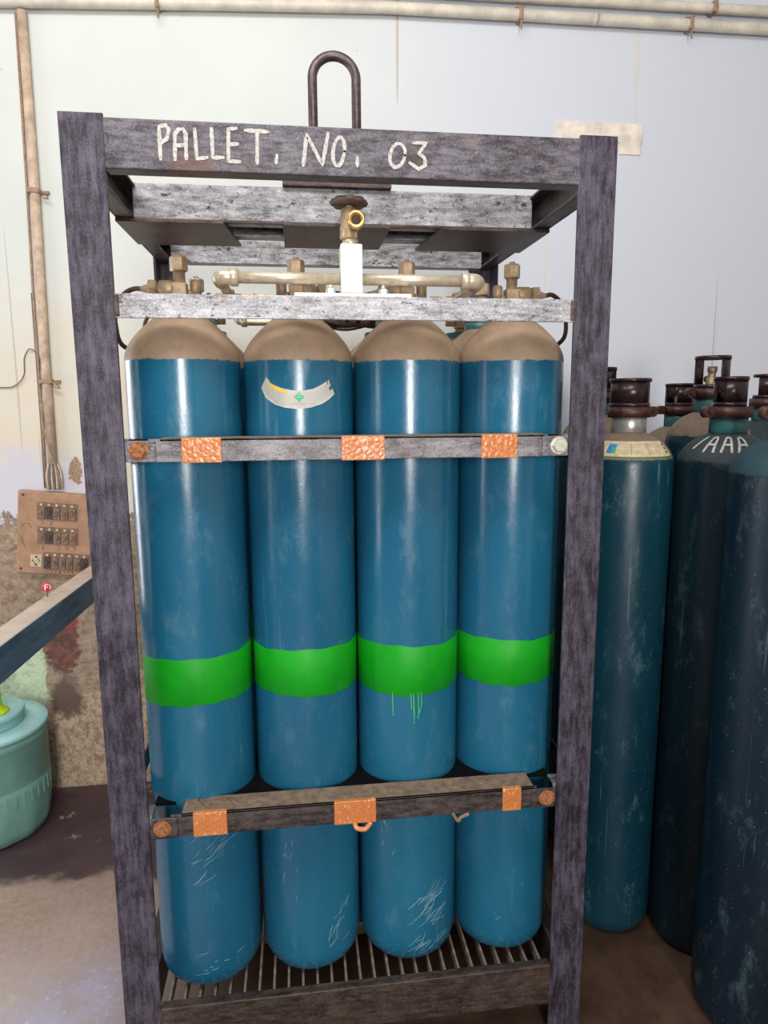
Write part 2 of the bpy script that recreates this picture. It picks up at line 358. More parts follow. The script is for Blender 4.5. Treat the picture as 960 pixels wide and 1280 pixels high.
for x0, dx in ((0.0085, 1), (W - .0085, -1)):
    bm = new(); t = .007
    X = sorted((x0, x0 + dx * t)); box(bm, X[0], X[1], .009, D - .009, 2.126, 2.218, .002)
    X = sorted((x0 + dx * .006, x0 + dx * .045))
    box(bm, X[0], X[1], .009, D - .009, 2.1265, 2.133, .002); box(bm, X[0], X[1], .009, D - .009, 2.211, 2.2175, .002)
    obj('side_top_beam', bm, 'side', rack)
    bm = new(); X = sorted((x0, x0 + dx * .045)); box(bm, X[0], X[1], .009, D - .009, .10, .21, .003); obj('side_base_beam', bm, 'side', rack)
    for z in (.672, 1.52):
        bm = new(); X = sorted((x0, x0 + dx * .006)); box(bm, X[0], X[1], .086, D - .086, z, z + .05, .001); obj('side_bar', bm, 'side', rack)
# base beams, front with an upturned rim
b = new(); box(b, PW - .002, W - PW + .002, .001, .009, .10, .2135, .002); box(b, PW - .001, W - PW + .001, .008, .05, .1005, .107, .001); box(b, PW - .001, W - PW + .001, .008, .026, .206, .2130, .001); obj('base_beam', b, 'base', rack)
b = new(); box(b, PW, W - PW, D - .045, D - .001, .10, .21, .003); obj('rear_base_beam', b, 'base', rack)
for y in (.28, .62):
    b = new(); box(b, .054, W - .054, y, y + .04, .12, .158, .002); obj('grate_support', b, 'base', rack)
gb = new(); box(gb, -.003, .003, .012, D - .045, .160, .1895, .0008); g0 = obj('grate_bar', gb, 'grate', rack); g0.location = (.094, 0, 0)
for i in range(1, 27):
    g = g0.copy(); C.objects.link(g); g.parent = rack; g.location = (.094 + i * .0370, 0, 0)
b = new(); box(b, PW + .001, W - PW - .001, .003, .008, .2135, .2155); 
for i in range(60):
    x = random.uniform(.1, 1.04); box(b, x, x + random.uniform(.004, .012), .004, .011, .2135, .2135 + random.uniform(.001, .003))
wb_ = obj('weld_bead', b, 'base', rack); wb_['kind'] = 'stuff'
# front bar that carries the manifold
b = new(); box(b, PW - .002, W - PW + .002, .001, .007, 1.837, 1.886, .0015); box(b, PW - .001, W - PW + .001, .0065, .06, 1.880, 1.8858, .001); fb = obj('manifold_bar', b, 'bright', rack)
b = new()
for s in ([(0.222, 1.881), (0.218, 1.869)], [(0.251, 1.881), (0.244, 1.879), (0.24, 1.873), (0.247, 1.869), (0.252, 1.876)], [(0.245, 1.882), (0.248, 1.869)]):
    ribbon(b, s, .003, lambda u, v, l: Vector((u, .001 - l, v)))
obj('painted_number', b, 'paint', fb)
for x_ in (PW - .001, W - PW - .008):
    b = new(); box(b, x_, x_ + .009, -.002, .004, 1.84, 1.884, .002); obj('weld_bead', b, 'brown', fb)
# lettering on the top beam
S = [[(0.191, 2.205), (0.191, 2.144)], [(0.191, 2.205), (0.204, 2.208), (0.21, 2.2), (0.205, 2.183), (0.191, 2.173)], [(0.219, 2.144), (0.221, 2.192), (0.228, 2.201), (0.237, 2.203), (0.242, 2.194), (0.241, 2.146)], [(0.22, 2.171), (0.241, 2.173)], [(0.26, 2.204), (0.262, 2.148), (0.282, 2.151)], [(0.293, 2.206), (0.293, 2.151), (0.314, 2.152)], [(0.326, 2.207), (0.324, 2.146), (0.347, 2.145)], [(0.326, 2.206), (0.342, 2.208)], [(0.325, 2.177), (0.344, 2.179)], [(0.359, 2.205), (0.405, 2.204)], [(0.383, 2.205), (0.381, 2.143)], [(0.421, 2.161), (0.419, 2.145)], [(0.474, 2.142), (0.482, 2.202), (0.513, 2.145), (0.526, 2.207)], [(0.559, 2.173), (0.556, 2.161), (0.552, 2.151), (0.547, 2.145), (0.541, 2.145), (0.537, 2.15), (0.535, 2.16), (0.535, 2.172), (0.538, 2.184), (0.542, 2.193), (0.547, 2.199), (0.553, 2.199), (0.557, 2.194), (0.559, 2.184), (0.559, 2.173)], [(0.585, 2.163), (0.585, 2.145)], [(0.685, 2.17), (0.682, 2.16), (0.676, 2.151), (0.669, 2.147), (0.662, 2.146), (0.656, 2.151), (0.653, 2.159), (0.653, 2.169), (0.656, 2.179), (0.661, 2.187), (0.668, 2.192), (0.675, 2.192), (0.681, 2.188), (0.685, 2.18), (0.685, 2.17)], [(0.702, 2.195), (0.73, 2.196), (0.714, 2.175), (0.726, 2.167), (0.728, 2.152), (0.714, 2.144), (0.694, 2.156)]]
for n_, ks in enumerate(((0, 1), (2, 3), (4,), (5,), (6, 7, 8), (9, 10), (11,), (12,), (13,), (14,), (15,), (16,))):
    b = new()
    for k in ks: ribbon(b, S[k], .0078, lambda u, v, l, k=k: Vector((u, .001 - l - k * .00003, v)), .0008)
    obj('painted_letter', b, 'paint', top)
# lifting eye
b = new(); pts = [(.510, .43, 2.235), (.510, .43, 2.50)] + [(.567 - .057 * math.cos(a), .43, 2.497 + .055 * math.sin(a)) for a in [PI * k / 14 for k in range(1, 14)]] + [(.624, .43, 2.50), (.624, .43, 2.235)]
tube(b, pts, .0125, 14); le = obj('lifting_eye', b, 'hook', rack)
b = new(); box(b, .426, .712, .395, .50, 2.222, 2.236, .002); obj('lifting_plate', b, 'brown', rack)

def retaining_bar(z0, z1, tapes, boltmats, flange, tag):
    zc = (z0 + z1) / 2; bm = new()
    box(bm, .135, 1.012, -.004, .004, z0, z1, .0015); box(bm, .158, 1.006, -.004, flange, z1 - .006, z1, .0015)
    o = obj('retaining_bar', bm, 'strap' if tag == 'u' else 'straplow', rack)
    b = new(); box(b, .160, 1.004, .002, flange - .001, z1 + .0002, z1 + .0012); obj('dust_layer', b, 'dusty', o)
    for s, x0, x1 in ((-1, .092, .150), (1, .998, 1.058)):
        b = new(); box(b, x0, x1, -.009, -.004, z0 + .001, z1 - .003, .0045 if False else .002); obj('bolt_lug', b, 'strap' if tag == 'u' else 'straplow', o)
        b = new(); xx = sorted((x0 if s < 0 else x1, (PW - .02) if s < 0 else (W - PW + .02))); box(b, xx[0], xx[1], .0085, .05, z1 - .006, z1 - .001, .001)
        box(b, xx[0], xx[1], .0085, .014, z0, z1 - .0055, .001); obj('hinge_bracket', b, 'strap', o)
        xc = .116 if s < 0 else 1.036; bm_ = new(); k = 0 if s < 0 else 1
        lathe(bm_, [(.0145, -.019), (.016, -.017), (.016, -.009)], 6, 'y', (xc, 0, zc)); lathe(bm_, [(.020, -.0105), (.020, -.009)], 20, 'y', (xc, 0, zc))
        obj('bolt', bm_, boltmats[k], o, 'rusty bolt head' if boltmats[k] == 'rust' else 'bright zinc bolt head')
    for x0, x1 in tapes:
        b = new(); box(b, x0, x1, -.0062, .006, z0 - .002, z1 + .002, .0015)
        n = 10
        for k in range(n):
            x = x0 + (x1 - x0) * (k + .5) / n; box(b, x, x + .0015, -.0075, -.006, z0 + random.uniform(0, .02), z1 - random.uniform(0, .02), 0, None)
        obj('orange_tape', b, 'tape', o, 'wrinkled orange packing tape')
    return o
retaining_bar(1.5395, 1.589, [(.203, .286), (.543, .638), (.857, .940)], ('rust', 'bolt'), .064, 'u')
lo = retaining_bar(.669, .724, [(.185, .262), (.512, .612), (.925, .972)], ('rust', 'rust'), .064, 'l')
b = new(); tube(b, smooth_path([(.560, -.004, .670), (.565, -.01, .658), (.585, -.012, .655), (.60, -.006, .668)]), .006, 8); obj('tape_tail', b, 'tape', lo)
b = new(); tube(b, smooth_path([(.80, -.004, .672), (.812, -.01, .655), (.82, -.008, .662), (.84, -.006, .668)]), .0045, 8); obj('loose_tag', b, 'dusty', lo)
for x, y in ((.19, .05), (.26, .045), (.85, .055)):
    b = new(); tube(b, [(x, y, .7275), (x + .03, y - .035, .7275)], .0025, 6); obj('wire_tie', b, 'dusty', lo)

# scalloped saddle plates between the cylinders
CX = [.1865, .4545, .7205, .984]; R = .131; CY0 = .2
def saddle(z, rows):
    bm = new()
    N = 220; x0, x1 = .0865, 1.0635; cols = []
    for i in range(N + 1):
        x = x0 + (x1 - x0) * i / N; yb = CY0
        for c in CX:
            d = abs(x - c)
            if d < R + .003: yb = min(yb, CY0 - math.sqrt((R + .003) ** 2 - d * d))
        yb = max(yb, .0665); cols.append((x, .0655, yb))
    for (xa, ya, ba), (xb, yb, bb) in zip(cols, cols[1:]):
        vs = [bm.verts.new(p) for p in ((xa, ya, z), (xb, yb, z), (xb, bb, z), (xa, ba, z), (xa, ya, z + .008), (xb, yb, z + .008), (xb, bb, z + .008), (xa, ba, z + .008))]
        for f in ((0, 3, 2, 1), (4, 5, 6, 7), (2, 3, 7, 6), (0, 1, 5, 4)): bm.faces.new([vs[k] for k in f])
    bmesh.ops.remove_doubles(bm, verts=bm.verts, dist=1e-5)
    obj('cylinder_saddle', bm, 'black', rack)
saddle(.708, 0); saddle(1.577, 0)

# ------------------------------------------------------------------ rack cylinders
def rprof(z, ztop_straight=1.575, dome=.105, rr=R):
    if z <= ztop_straight: return rr
    if dome > .11: return rr * max(.38, 1 - ((z - ztop_straight) / dome) ** 1.7)
    s = min(.905, (z - ztop_straight) / dome); return rr * math.sqrt(1 - s * s)
def body_profile(zs, dome=.105, rr=R, rneck=.050, rbase=.090):
    p = [(0.001, .006), (rbase - .02, .002), (rbase, 0)]
    for k in range(1, 9):
        a = PI / 2 * k / 8; p.append((rbase + (rr - rbase) * math.sin(a), .062 * (1 - math.cos(a))))
    for k in range(1, 9): p.append((rr, .062 + (zs - .062) * k / 8))
    if dome > .11:
        for k in range(1, 13):
            h = .102 * (k / 12) ** 1.3; p.append((rprof(zs + h, zs, dome), zs + h))
        p.append((.05, zs + .103)); return p
    k = 0
    while True:
        k += 1; s = math.sin(PI / 2 * k / 13); r = rr * math.cos(PI / 2 * k / 13)
        if r < rneck: break
        p.append((r, zs + dome * s))
    p.append((rneck, zs + dome * .93)); return p
def valve_parts(root, z, ang):
    """brass valve; outlet pointing towards ang"""
    bm = new(); lathe(bm, [(.017, z), (.017, z + .015), (.014, z + .02), (.0135, z + .085)], 16); box(bm, -.017, .017, -.017, .017, z + .022, z + .058, .002)
    Rm = Matrix.Rotation(ang, 4, 'Z')
    b2 = new(); lathe(b2, [(.018, .012), (.0205, .018), (.0205, .044), (.0145, .046), (.0145, .052)], 18, 'x', (0, 0, z + .044)); bmesh.ops.transform(b2, matrix=Rm, verts=b2.verts)
    v = obj('valve', bm, 'brass', root)
    obj('valve_outlet', b2, 'brass', v)
    b3 = new(); lathe(b3, [(.019, .050), (.022, .052), (.022, .068), (.011, .072), (.006, .088)], 6, 'x', (0, 0, z + .044)); bmesh.ops.transform(b3, matrix=Rm, verts=b3.verts); obj('hex_nut', b3, 'brass', v)
    b4 = new(); lathe(b4, [(.019, z + .084), (.0205, z + .087), (.0205, z + .113), (.0185, z + .117)], 6); lathe(b4, [(.007, z + .1165), (.007, z + .123)], 12); obj('valve_nut', b4, 'brass', v)
    b5 = new(); lathe(b5, [(.008, .016), (.008, .03)], 12, 'x', (0, 0, z + .036)); lathe(b5, [(.0125, z + .030), (.0125, z + .062), (.009, z + .066)], 14, 'z', (.036, 0, 0))
    bmesh.ops.transform(b5, matrix=Rm @ Matrix.Rotation(PI, 4, 'Z'), verts=b5.verts); obj('relief_port', b5, 'brass', v)
def band(root, z0, z1, seed, tilt=0.):
    rnd = random.Random(seed); n = 96; bm = new(); ph = [rnd.uniform(0, 6.28) for _ in range(6)]; L = []
    for i in range(n):
        a = 2 * PI * i / n; w1 = .0022 * math.sin(3 * a + ph[0]) + .0012 * math.sin(11 * a + ph[1]); w2 = .003 * math.sin(2 * a + ph[2]) + .0016 * math.sin(13 * a + ph[3]) + .0008 * math.sin(31 * a + ph[4])
        t = tilt * math.cos(a); c, s = math.cos(a), math.sin(a)
        L.append([bm.verts.new((c * r, s * r, z)) for r, z in ((R + .0001, z0 + w2 + t), (R + .0007, z0 + w2 + t + .0008), (R + .0007, z1 + w1 + t - .0008), (R + .0001, z1 + w1 + t))])
    for i in range(n):
        a, c = L[i], L[(i + 1) % n]
        for k in range(3): f = bm.faces.new((a[k], c[k], c[k + 1], a[k + 1])); f.smooth = True
    return obj('green_band', bm, 'green', root)
BASE = .190
def rack_cyl(label, x, y, ang, seed, z0=.776, z1=.893, tilt=0.):
    t = thing('gas_cylinder', label, 'gas cylinder', (x, y if x > .3 else y - .014, BASE), 0, 'blue cylinders in the steel rack')
    b = new(); lathe(b, body_profile(1.575, .135), 72); obj('body', b, 'cyl', t)
    b = new(); lathe(b, [(.048, 1.665), (.050, 1.670), (.050, 1.693), (.046, 1.697)], 32); obj('neck_ring', b, 'tealneck', t)
    valve_parts(t, 1.690, ang); band(t, z0, z1, seed, tilt); return t
front = [rack_cyl('blue gas cylinder at the left end of the rack\'s front row, beside the left post', CX[0], CY0, PI, 1, .768, .884, .004),
         rack_cyl('blue gas cylinder in the front row bearing the torn white curved label', CX[1], CY0, .15, 2, .772, .888),
         rack_cyl('blue gas cylinder in the front row with green paint drips and long scratches', CX[2], CY0, PI - .1, 3, .760, .884),
         rack_cyl('blue gas cylinder at the right end of the rack\'s front row, under the bright bolt', CX[3], CY0, 0, 4, .770, .886)]
nm = ['leftmost front cylinder', 'front cylinder with the white label', 'front cylinder with the green drips', 'rightmost front cylinder']
for row, y in ((1, .47), (2, .74)):
    for i in range(4):
        c = copy_tree(front[i]); c.location = (CX[i], y, BASE); c.rotation_euler = (0, 0, 0 if i in (0, 3) else (PI if i == 1 else 0))
        c['label'] = ('second-row blue cylinder directly behind the ' if row == 1 else 'back-row blue cylinder third in line behind the ') + nm[i]
def surf(f_r, lift0=.0009):
    def f(u, v, l):      # u = arc length measured at R from the side facing the viewer (-Y), v = height
        a = -PI / 2 + u / R; r = f_r(v) + lift0 + l; return Vector((r * math.cos(a), r * math.sin(a), v))
    return f
# drips and scratches on the third cylinder
fs = surf(lambda z: rprof(z))
for u, l in ((-.057, .055), (-.012, .036), (-.005, .075), (.006, .050), (.014, .062)):
    b = new(); z = .765; ribbon(b, [(u, z), (u + .001, z - l * .5), (u + (.002 if u < .01 else -.008), z - l)], .0026, fs, .0012)
    u2 = u + (.002 if u < .01 else -.008); ribbon(b, [(u2, z - l), (u2, z - l - .004)], .004, fs, .0018)
    obj('paint_drip', b, 'drip', front[2])
def scratches(root, seed, n, u0, u1, z0, z1, ang, ln):
    rnd = random.Random(seed); b = new()
    def fr(z):
        if z >= .062: return R
        return .090 + (R - .090) * math.sqrt(max(0, 1 - (1 - z / .062) ** 2))
    f = surf(fr, .00015)
    for _ in range(n):
        u = rnd.uniform(u0, u1); z = rnd.uniform(z0, z1); a = ang + rnd.gauss(0, .16); L = rnd.uniform(.3, 1) * ln
        pts = [(u, z)]; 
        for k in range(3): a += rnd.gauss(0, .18); p = pts[-1]; pts.append((p[0] + math.cos(a) * L / 3, max(.004, p[1] + math.sin(a) * L / 3)))
        ribbon(b, pts, rnd.uniform(.0006, .0013), f, .0002)
    o = obj('scratches', b, 'scratch', root); o['kind'] = 'stuff'; return o
scratches(front[0], 11, 14, -.03, .05, .27, .42, .6, .06); scratches(front[0], 12, 10, -.03, .08, .03, .12, .2, .03)
scratches(front[1], 13, 12, .04, .10, .06, .20, .8, .05); scratches(front[1], 14, 8, -.08, -.03, .2, .4, 1.5, .03)
scratches(front[2], 15, 26, -.02, .05, .11, .20, .62, .07); scratches(front[2], 16, 12, -.02, .07, .03, .08, .55, .06); scratches(front[2], 17, 6, -.09, -.06, .3, .4, 1.5, .03)
scratches(front[3], 18, 6, -.08, .07, .05, .3, .9, .012)
# torn white label on the second cylinder
def curved_label(root, top, bot, zoff, rows=4, torn=()):
    bm = new(); G = []
    n = len(top)
    for i in range(n):
        col = []
        for j in range(rows + 1):
            k = j / rows; x = bot[i][0] * (1 - k) + top[i][0] * k; z = bot[i][1] * (1 - k) + top[i][1] * k
            col.append(bm.verts.new(place(x, z)))
        G.append(col)
    for i in range(n - 1):
        for j in range(rows):
            if (i, j) in torn: continue
            bm.faces.new((G[i][j], G[i + 1][j], G[i + 1][j + 1], G[i][j + 1])).smooth = True
    return bm
def place(x, z, lift=.0012):       # x measured on the plane just in front of the cylinder -> wrapped point in cylinder space
    sx = max(-.99, min(.99, (x - .452) / .128)); a = -PI / 2 + math.asin(sx); r = R + lift; return Vector((r * math.cos(a), r * math.sin(a), z - BASE))
def lerp_pts(P, n):
    out = []
    for k in range(n + 1):
        t = k / n * (len(P) - 1); i = min(int(t), len(P) - 2); f = t - i; out.append((P[i][0] * (1 - f) + P[i + 1][0] * f, P[i][1] * (1 - f) + P[i + 1][1] * f))
    return out
T = lerp_pts([(.381, 1.722), (.392, 1.706), (.411, 1.697), (.434, 1.6915), (.458, 1.690), (.482, 1.694), (.500, 1.703), (.513, 1.712), (.519, 1.7165)], 32)
B = lerp_pts([(.369, 1.697), (.379, 1.674), (.398, 1.660), (.422, 1.652), (.448, 1.649), (.475, 1.652), (.500, 1.660), (.518, 1.671), (.530, 1.683)], 32)
b = curved_label(None, T, B, 0, 5, {(31, 2), (30, 2), (29, 2), (31, 3), (31, 4), (28, 4)}); bmesh.ops.solidify(b, geom=b.faces[:], thickness=.0005)
lab = obj('paper_label', b, 'label', front[1], 'torn white curved label with a green diamond')
def lab_ribbon(bm, pts, wd): ribbon(bm, pts, wd, lambda u, v, l: place(u, v, .0018 + l), .0003)
b = new(); lab_ribbon(b, [(.388, 1.707), (.400, 1.697), (.412, 1.691), (.424, 1.688)], .007); obj('yellow_stripe', b, 'yellow', lab)
b = new(); lab_ribbon(b, [(.389, 1.709), (.401, 1.6995), (.413, 1.694), (.425, 1.691)], .0012)
for k, (s, e) in enumerate((((.380, 1.698), (.418, 1.680)), ((.379, 1.691), (.418, 1.675)), ((.382, 1.684), (.416, 1.670)), ((.386, 1.677), (.420, 1.664)), ((.395, 1.668), (.424, 1.659)))):
    lab_ribbon(b, [s, ((s[0] + e[0]) / 2, (s[1] + e[1]) / 2 - .003), e], .0008)
for k in range(8): lab_ribbon(b, [(.430 + k * .0075, 1.661), (.430 + k * .0075 + .005, 1.6612)], .0012)
obj('printed_lines', b, 'grey_print', lab)
b = new()
def quad(bm, c, s):
    vs = [bm.verts.new(place(c[0] + dx * s, c[1] + dz * s * 1.05, .0022)) for dx, dz in ((-1, 0), (0, -1), (1, 0), (0, 1))]; bm.faces.new(vs)
quad(b, (.4515, 1.676), .0105); obj('green_diamond', b, 'green_print', lab)
b = new(); ribbon(b, [(.447, 1.676), (.456, 1.676)], .0014, lambda u, v, l: place(u, v, .0024 + l), .0002); ribbon(b, [(.449, 1.680), (.4515, 1.683), (.454, 1.680)], .0012, lambda u, v, l: place(u, v, .0024 + l), .0002); obj('diamond_mark', b, 'label', lab)

# ------------------------------------------------------------------ manifold
man = thing('gas_manifold', 'brass and silver pipe manifold with white block bolted on the rack\'s upper bar', 'manifold', (.573, .055, 1.886))
def mobj(name, bm, mat, label=None, par=None):
    for v in bm.verts: v.co -= Vector((.573, .055, 1.886))
    return obj(name, bm, mat, par or man, label)
b = new(); box(b, .449, .700, .008, .10, 1.8862, 1.8935, .001); mobj('base_plate', b, 'block')
for x in (.527, .642):
    b = new(); lathe(b, [(.011, 1.8936), (.011, 1.905), (.009, 1.907)], 6, 'z', (x, .035, 0)); lathe(b, [(.005, 1.907), (.005, 1.914)], 10, 'z', (x, .035, 0)); mobj('bolt', b, 'bolt')
b = new(); box(b, .550, .5975, .035, .083, 1.898, 2.001, .003); blk = mobj('outlet_block', b, 'block', 'white painted upright block')
b = new(); box(b, .548, .600, .033, .086, 1.8936, 1.898, .001); mobj('block_foot', b, 'dusty')
b = new(); lathe(b, [(.016, 2.001), (.0175, 2.003), (.0175, 2.012), (.015, 2.014)], 20, 'z', (.573, .06, 0)); mobj('block_collar', b, 'pipe')
b = new(); lathe(b, [(.0185, 2.013), (.0195, 2.016), (.0195, 2.036), (.017, 2.045), (.0185, 2.055), (.0165, 2.075), (.014, 2.078)], 20, 'z', (.570, .06, 0)); box(b, .553, .588, .045, .078, 2.014, 2.034, .003); mv = mobj('main_valve', b, 'brass')
b = new(); lathe(b, [(.013, .07), (.014, .045), (.018, .030), (.0185, .012), (.0165, .010), (.0115, .011), (.0100, .016), (.0100, .034)], 24, 'y', (.583, 0, 2.045)); mobj('valve_port', b, 'brassb', 'bright brass threaded outlet ring', mv)
b = new(); lathe(b, [(.0099, .0295), (.0099, .031)], 20, 'y', (.583, 0, 2.045)); mobj('port_bore_shade', b, 'ink', None, mv)  # dark disc painted in for the shade inside the bore
b = new(); lathe(b, [(.008, 2.076), (.008, 2.086)], 12, 'z', (.571, .06, 0)); mobj('stem', b, 'brass', None, mv)
b = new()
prof = []
seg = 48; rings = []
for r, z, lobed in ((.012, 2.083, 0), (.036, 2.0835, 1), (.040, 2.089, 1), (.036, 2.096, 1), (.014, 2.100, 0)):
    rings.append([b.verts.new((.571 + (r + lobed * .0025 * math.cos(8 * 2 * PI * i / seg)) * math.cos(2 * PI * i / seg), .06 + (r + lobed * .0025 * math.cos(8 * 2 * PI * i / seg)) * math.sin(2 * PI * i / seg), z)) for i in range(seg)])
for a, c in zip(rings, rings[1:]):
    for i in range(seg): b.faces.new((a[i], a[(i + 1) % seg], c[(i + 1) % seg], c[i])).smooth = True
b.faces.new(rings[0][::-1]); b.faces.new(rings[-1]); mobj('hand_wheel', b, 'knob', 'dusty dark brown hand wheel', mv)
ZP = 1.931
for x0, x1 in ((.315, .5495), (.598, .838)):
    b = new(); lathe(b, [(.0125, x0), (.0125, x1)], 24, 'x', (0, .06, ZP)); mobj('header_pipe', b, 'pipe')
for s, x in ((-1, .290), (1, .862)):
    b = new(); tube(b, smooth_path([(x - s * .03, .06, ZP), (x - s * .010, .06, ZP), (x, .072, ZP - .001), (x, .095, ZP - .003)], 6), .0165, 18); lathe(b, [(.0165, x - s * .040), (.019, x - s * .039), (.019, x - s * .024), (.0165, x - s * .022)], 20, 'x', (0, .06, ZP)); mobj('elbow', b, 'pipe')
    b = new(); tube(b, [(x, .09, ZP - .003), (x - s * .002, .33, ZP - .010), (x, .60, ZP - .012)], .0115, 16); mobj('side_pipe', b, 'pipe')
    for y in (.26, .42, .55):
        b = new(); box(b, x - .014, x + .014, y - .013, y + .013, ZP - .026, ZP + .006, .003); lathe(b, [(.009, x - .032), (.009, x + .032)], 6, 'x', (0, y, ZP - .011)); mobj('pipe_tee', b, 'brass')
b = new(); tube(b, [(.29, .605, ZP - .012), (.86, .605, ZP - .012)], .011, 14); mobj('rear_pipe', b, 'pipe')
b = new(); tube(b, smooth_path([(.30, .37, 1.900), (.302, .37, 1.882), (.315, .37, 1.875), (.41, .37, 1.875)], 5), .010, 12); lathe(b, [(.014, .31), (.014, .325)], 12, 'x', (0, .37, 1.875)); mobj('lower_pipe', b, 'pipe')
def hose(pts, r=.0048): b = new(); tube(b, smooth_path(pts, 7), r, 9); mobj('pigtail_hose', b, 'hose')
# (ends sit just inside the hexagon nuts of the cylinder valves)
hose([(.105, .2, 1.924), (.085, .2, 1.927), (.062, .19, 1.914), (.046, .18, 1.885), (.040, .18, 1.845), (.052, .20, 1.795), (.10, .32, 1.80), (.15, .38, 1.87), (.23, .40, 1.918), (.262, .42, 1.92)], .0055)
hose([(.105, .47, 1.924), (.07, .46, 1.91), (.055, .42, 1.87), (.075, .36, 1.83), (.12, .35, 1.86), (.2, .33, 1.91), (.262, .26, 1.92)])
hose([(1.070, .2, 1.924), (1.09, .2, 1.926), (1.112, .195, 1.905), (1.122, .19, 1.87), (1.118, .20, 1.815), (1.08, .30, 1.79), (1.02, .345, 1.83), (.95, .36, 1.90), (.895, .42, 1.92)], .0055)
hose([(1.075, .47, 1.924), (1.10, .46, 1.90), (1.09, .40, 1.86), (1.0, .34, 1.88), (.96, .30, 1.925), (.895, .26, 1.92)])
hose([(.543, .2, 1.924), (.565, .21, 1.92), (.585, .26, 1.89), (.57, .33, 1.865), (.50, .35, 1.86), (.42, .33, 1.885), (.35, .28, 1.915), (.322, .26, 1.92)])
hose([(.632, .2, 1.924), (.61, .21, 1.915), (.60, .27, 1.88), (.64, .34, 1.862), (.72, .35, 1.87), (.80, .32, 1.90), (.83, .26, 1.92)])
for k in range(5):
    hose([(.47, .32 + .012 * k, 1.893 - .004 * k), (.52, .29 + .01 * k, 1.868 - .006 * k), (.58, .28 + .012 * k, 1.858 + .004 * k), (.63, .31 + .01 * k, 1.866), (.655, .34, 1.89 - .005 * k), (.58, .36, 1.880 - .006 * k), (.50, .36, 1.872)], .0045)
for x, s in ((.36, 1), (.82, -1)):
    b = new(); lathe(b, [(.007, x - .03 * s), (.010, x - .028 * s), (.010, x - .01 * s), (.007, x), (.009, x + .012 * s), (.009, x + .03 * s)], 6, 'x', (0, .26, 1.92)); mobj('hose_coupling', b, 'brassb')

# ------------------------------------------------------------------ free-standing cylinders at the right
def ring_panel(bm, a0, a1, r0, r1, z0, z1, n=14):
    cols = []
    for i in range(n + 1):
        a = a0 + (a1 - a0) * i / n; c, s = math.cos(a), math.sin(a); cols.append([bm.verts.new((c * r, s * r, z)) for r, z in ((r1, z0), (r1, z1), (r0, z1), (r0, z0))])
    for p, q in zip(cols, cols[1:]):
        for k in range(4): bm.faces.new((p[k], q[k], q[(k + 1) % 4], p[(k + 1) % 4])).smooth = k in (0, 2)
    if abs(abs(a1 - a0) - 2 * PI) > .01: bm.faces.new(cols[0]); bm.faces.new(cols[-1][::-1])
def floor_cyl(label, x, y, mat, neck, gr, gang, zs=1., gap=.42, ear=0., guardh=.082, guardmat='guard'):
    t = thing('gas_cylinder', label, 'gas cylinder', (x, y, 0), 0, 'old teal cylinders standing on the floor'); t.scale = (1, 1, zs)
    b = new(); lathe(b, body_profile(1.475), 64); obj('body', b, mat, t)
    b = new(); lathe(b, [(.047, 1.572), (.050, 1.576), (.050, 1.617), (.047, 1.62)], 32); obj('neck_ring', b, neck, t)
    z = 1.617; b = new(); ring_panel(b, 0, 2 * PI, .035, .060, z, z + .030, 32)
    for dx in (0,):
        b2 = new(); lathe(b2, [(.016, -.012), (.016, .012)], 14, 'y', (-.073, 0, z + .016)); lathe(b2, [(.008, -.018), (.008, .018)], 6, 'y', (-.073, 0, z + .016)); box(b2, -.068, -.052, -.01, .01, z + .004, z + .028, .002)
    bmesh.ops.transform(b2, matrix=Matrix.Rotation(ear, 4, 'Z'), verts=b2.verts)
    co = obj('collar', b, 'collar', t); obj('clamp_ear', b2, 'collar', co)
    zt = z + .030; b = new(); g2 = zt + guardh
    ring_panel(b, 0, 2 * PI, gr - .005, gr, zt, zt + .012, 32); ring_panel(b, 0, 2 * PI, gr - .005, gr + .002, g2 - .010, g2, 32)
    for k in range(2):
        a = gang + k * PI; ring_panel(b, a - PI / 2 + gap, a + PI / 2 - gap, gr - .005, gr, zt + .012, g2 - .010)
    obj('valve_guard', b, guardmat, t)
    b = new(); lathe(b, [(.018, z + .001), (.018, zt + .03), (.012, zt + .035), (.012, zt + .05), (.015, zt + .052), (.015, zt + .068)], 14); lathe(b, [(.010, 0), (.011, .030)], 10, 'y', (0, 0, zt + .03)); obj('valve', b, 'oldbrass', t)
    return t
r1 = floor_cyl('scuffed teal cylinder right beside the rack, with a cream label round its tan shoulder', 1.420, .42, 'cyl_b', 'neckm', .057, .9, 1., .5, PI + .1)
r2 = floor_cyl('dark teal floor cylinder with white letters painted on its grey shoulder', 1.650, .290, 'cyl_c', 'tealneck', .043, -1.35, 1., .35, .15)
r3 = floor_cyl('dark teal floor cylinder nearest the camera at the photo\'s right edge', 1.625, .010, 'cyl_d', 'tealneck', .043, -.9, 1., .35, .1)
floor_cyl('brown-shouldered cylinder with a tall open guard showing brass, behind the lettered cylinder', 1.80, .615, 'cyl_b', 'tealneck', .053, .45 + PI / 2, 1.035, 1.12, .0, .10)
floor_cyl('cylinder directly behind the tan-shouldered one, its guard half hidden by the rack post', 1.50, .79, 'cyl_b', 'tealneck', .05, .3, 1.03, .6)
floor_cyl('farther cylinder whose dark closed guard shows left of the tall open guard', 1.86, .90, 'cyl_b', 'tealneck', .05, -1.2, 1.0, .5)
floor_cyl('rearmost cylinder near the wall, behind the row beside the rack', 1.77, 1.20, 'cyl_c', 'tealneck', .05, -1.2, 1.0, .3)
floor_cyl('cylinder with an open guard just right of and behind the lettered cylinder', 2.085, .72, 'cyl_c', 'tealneck', .05, .9, 1.015, .9, PI)
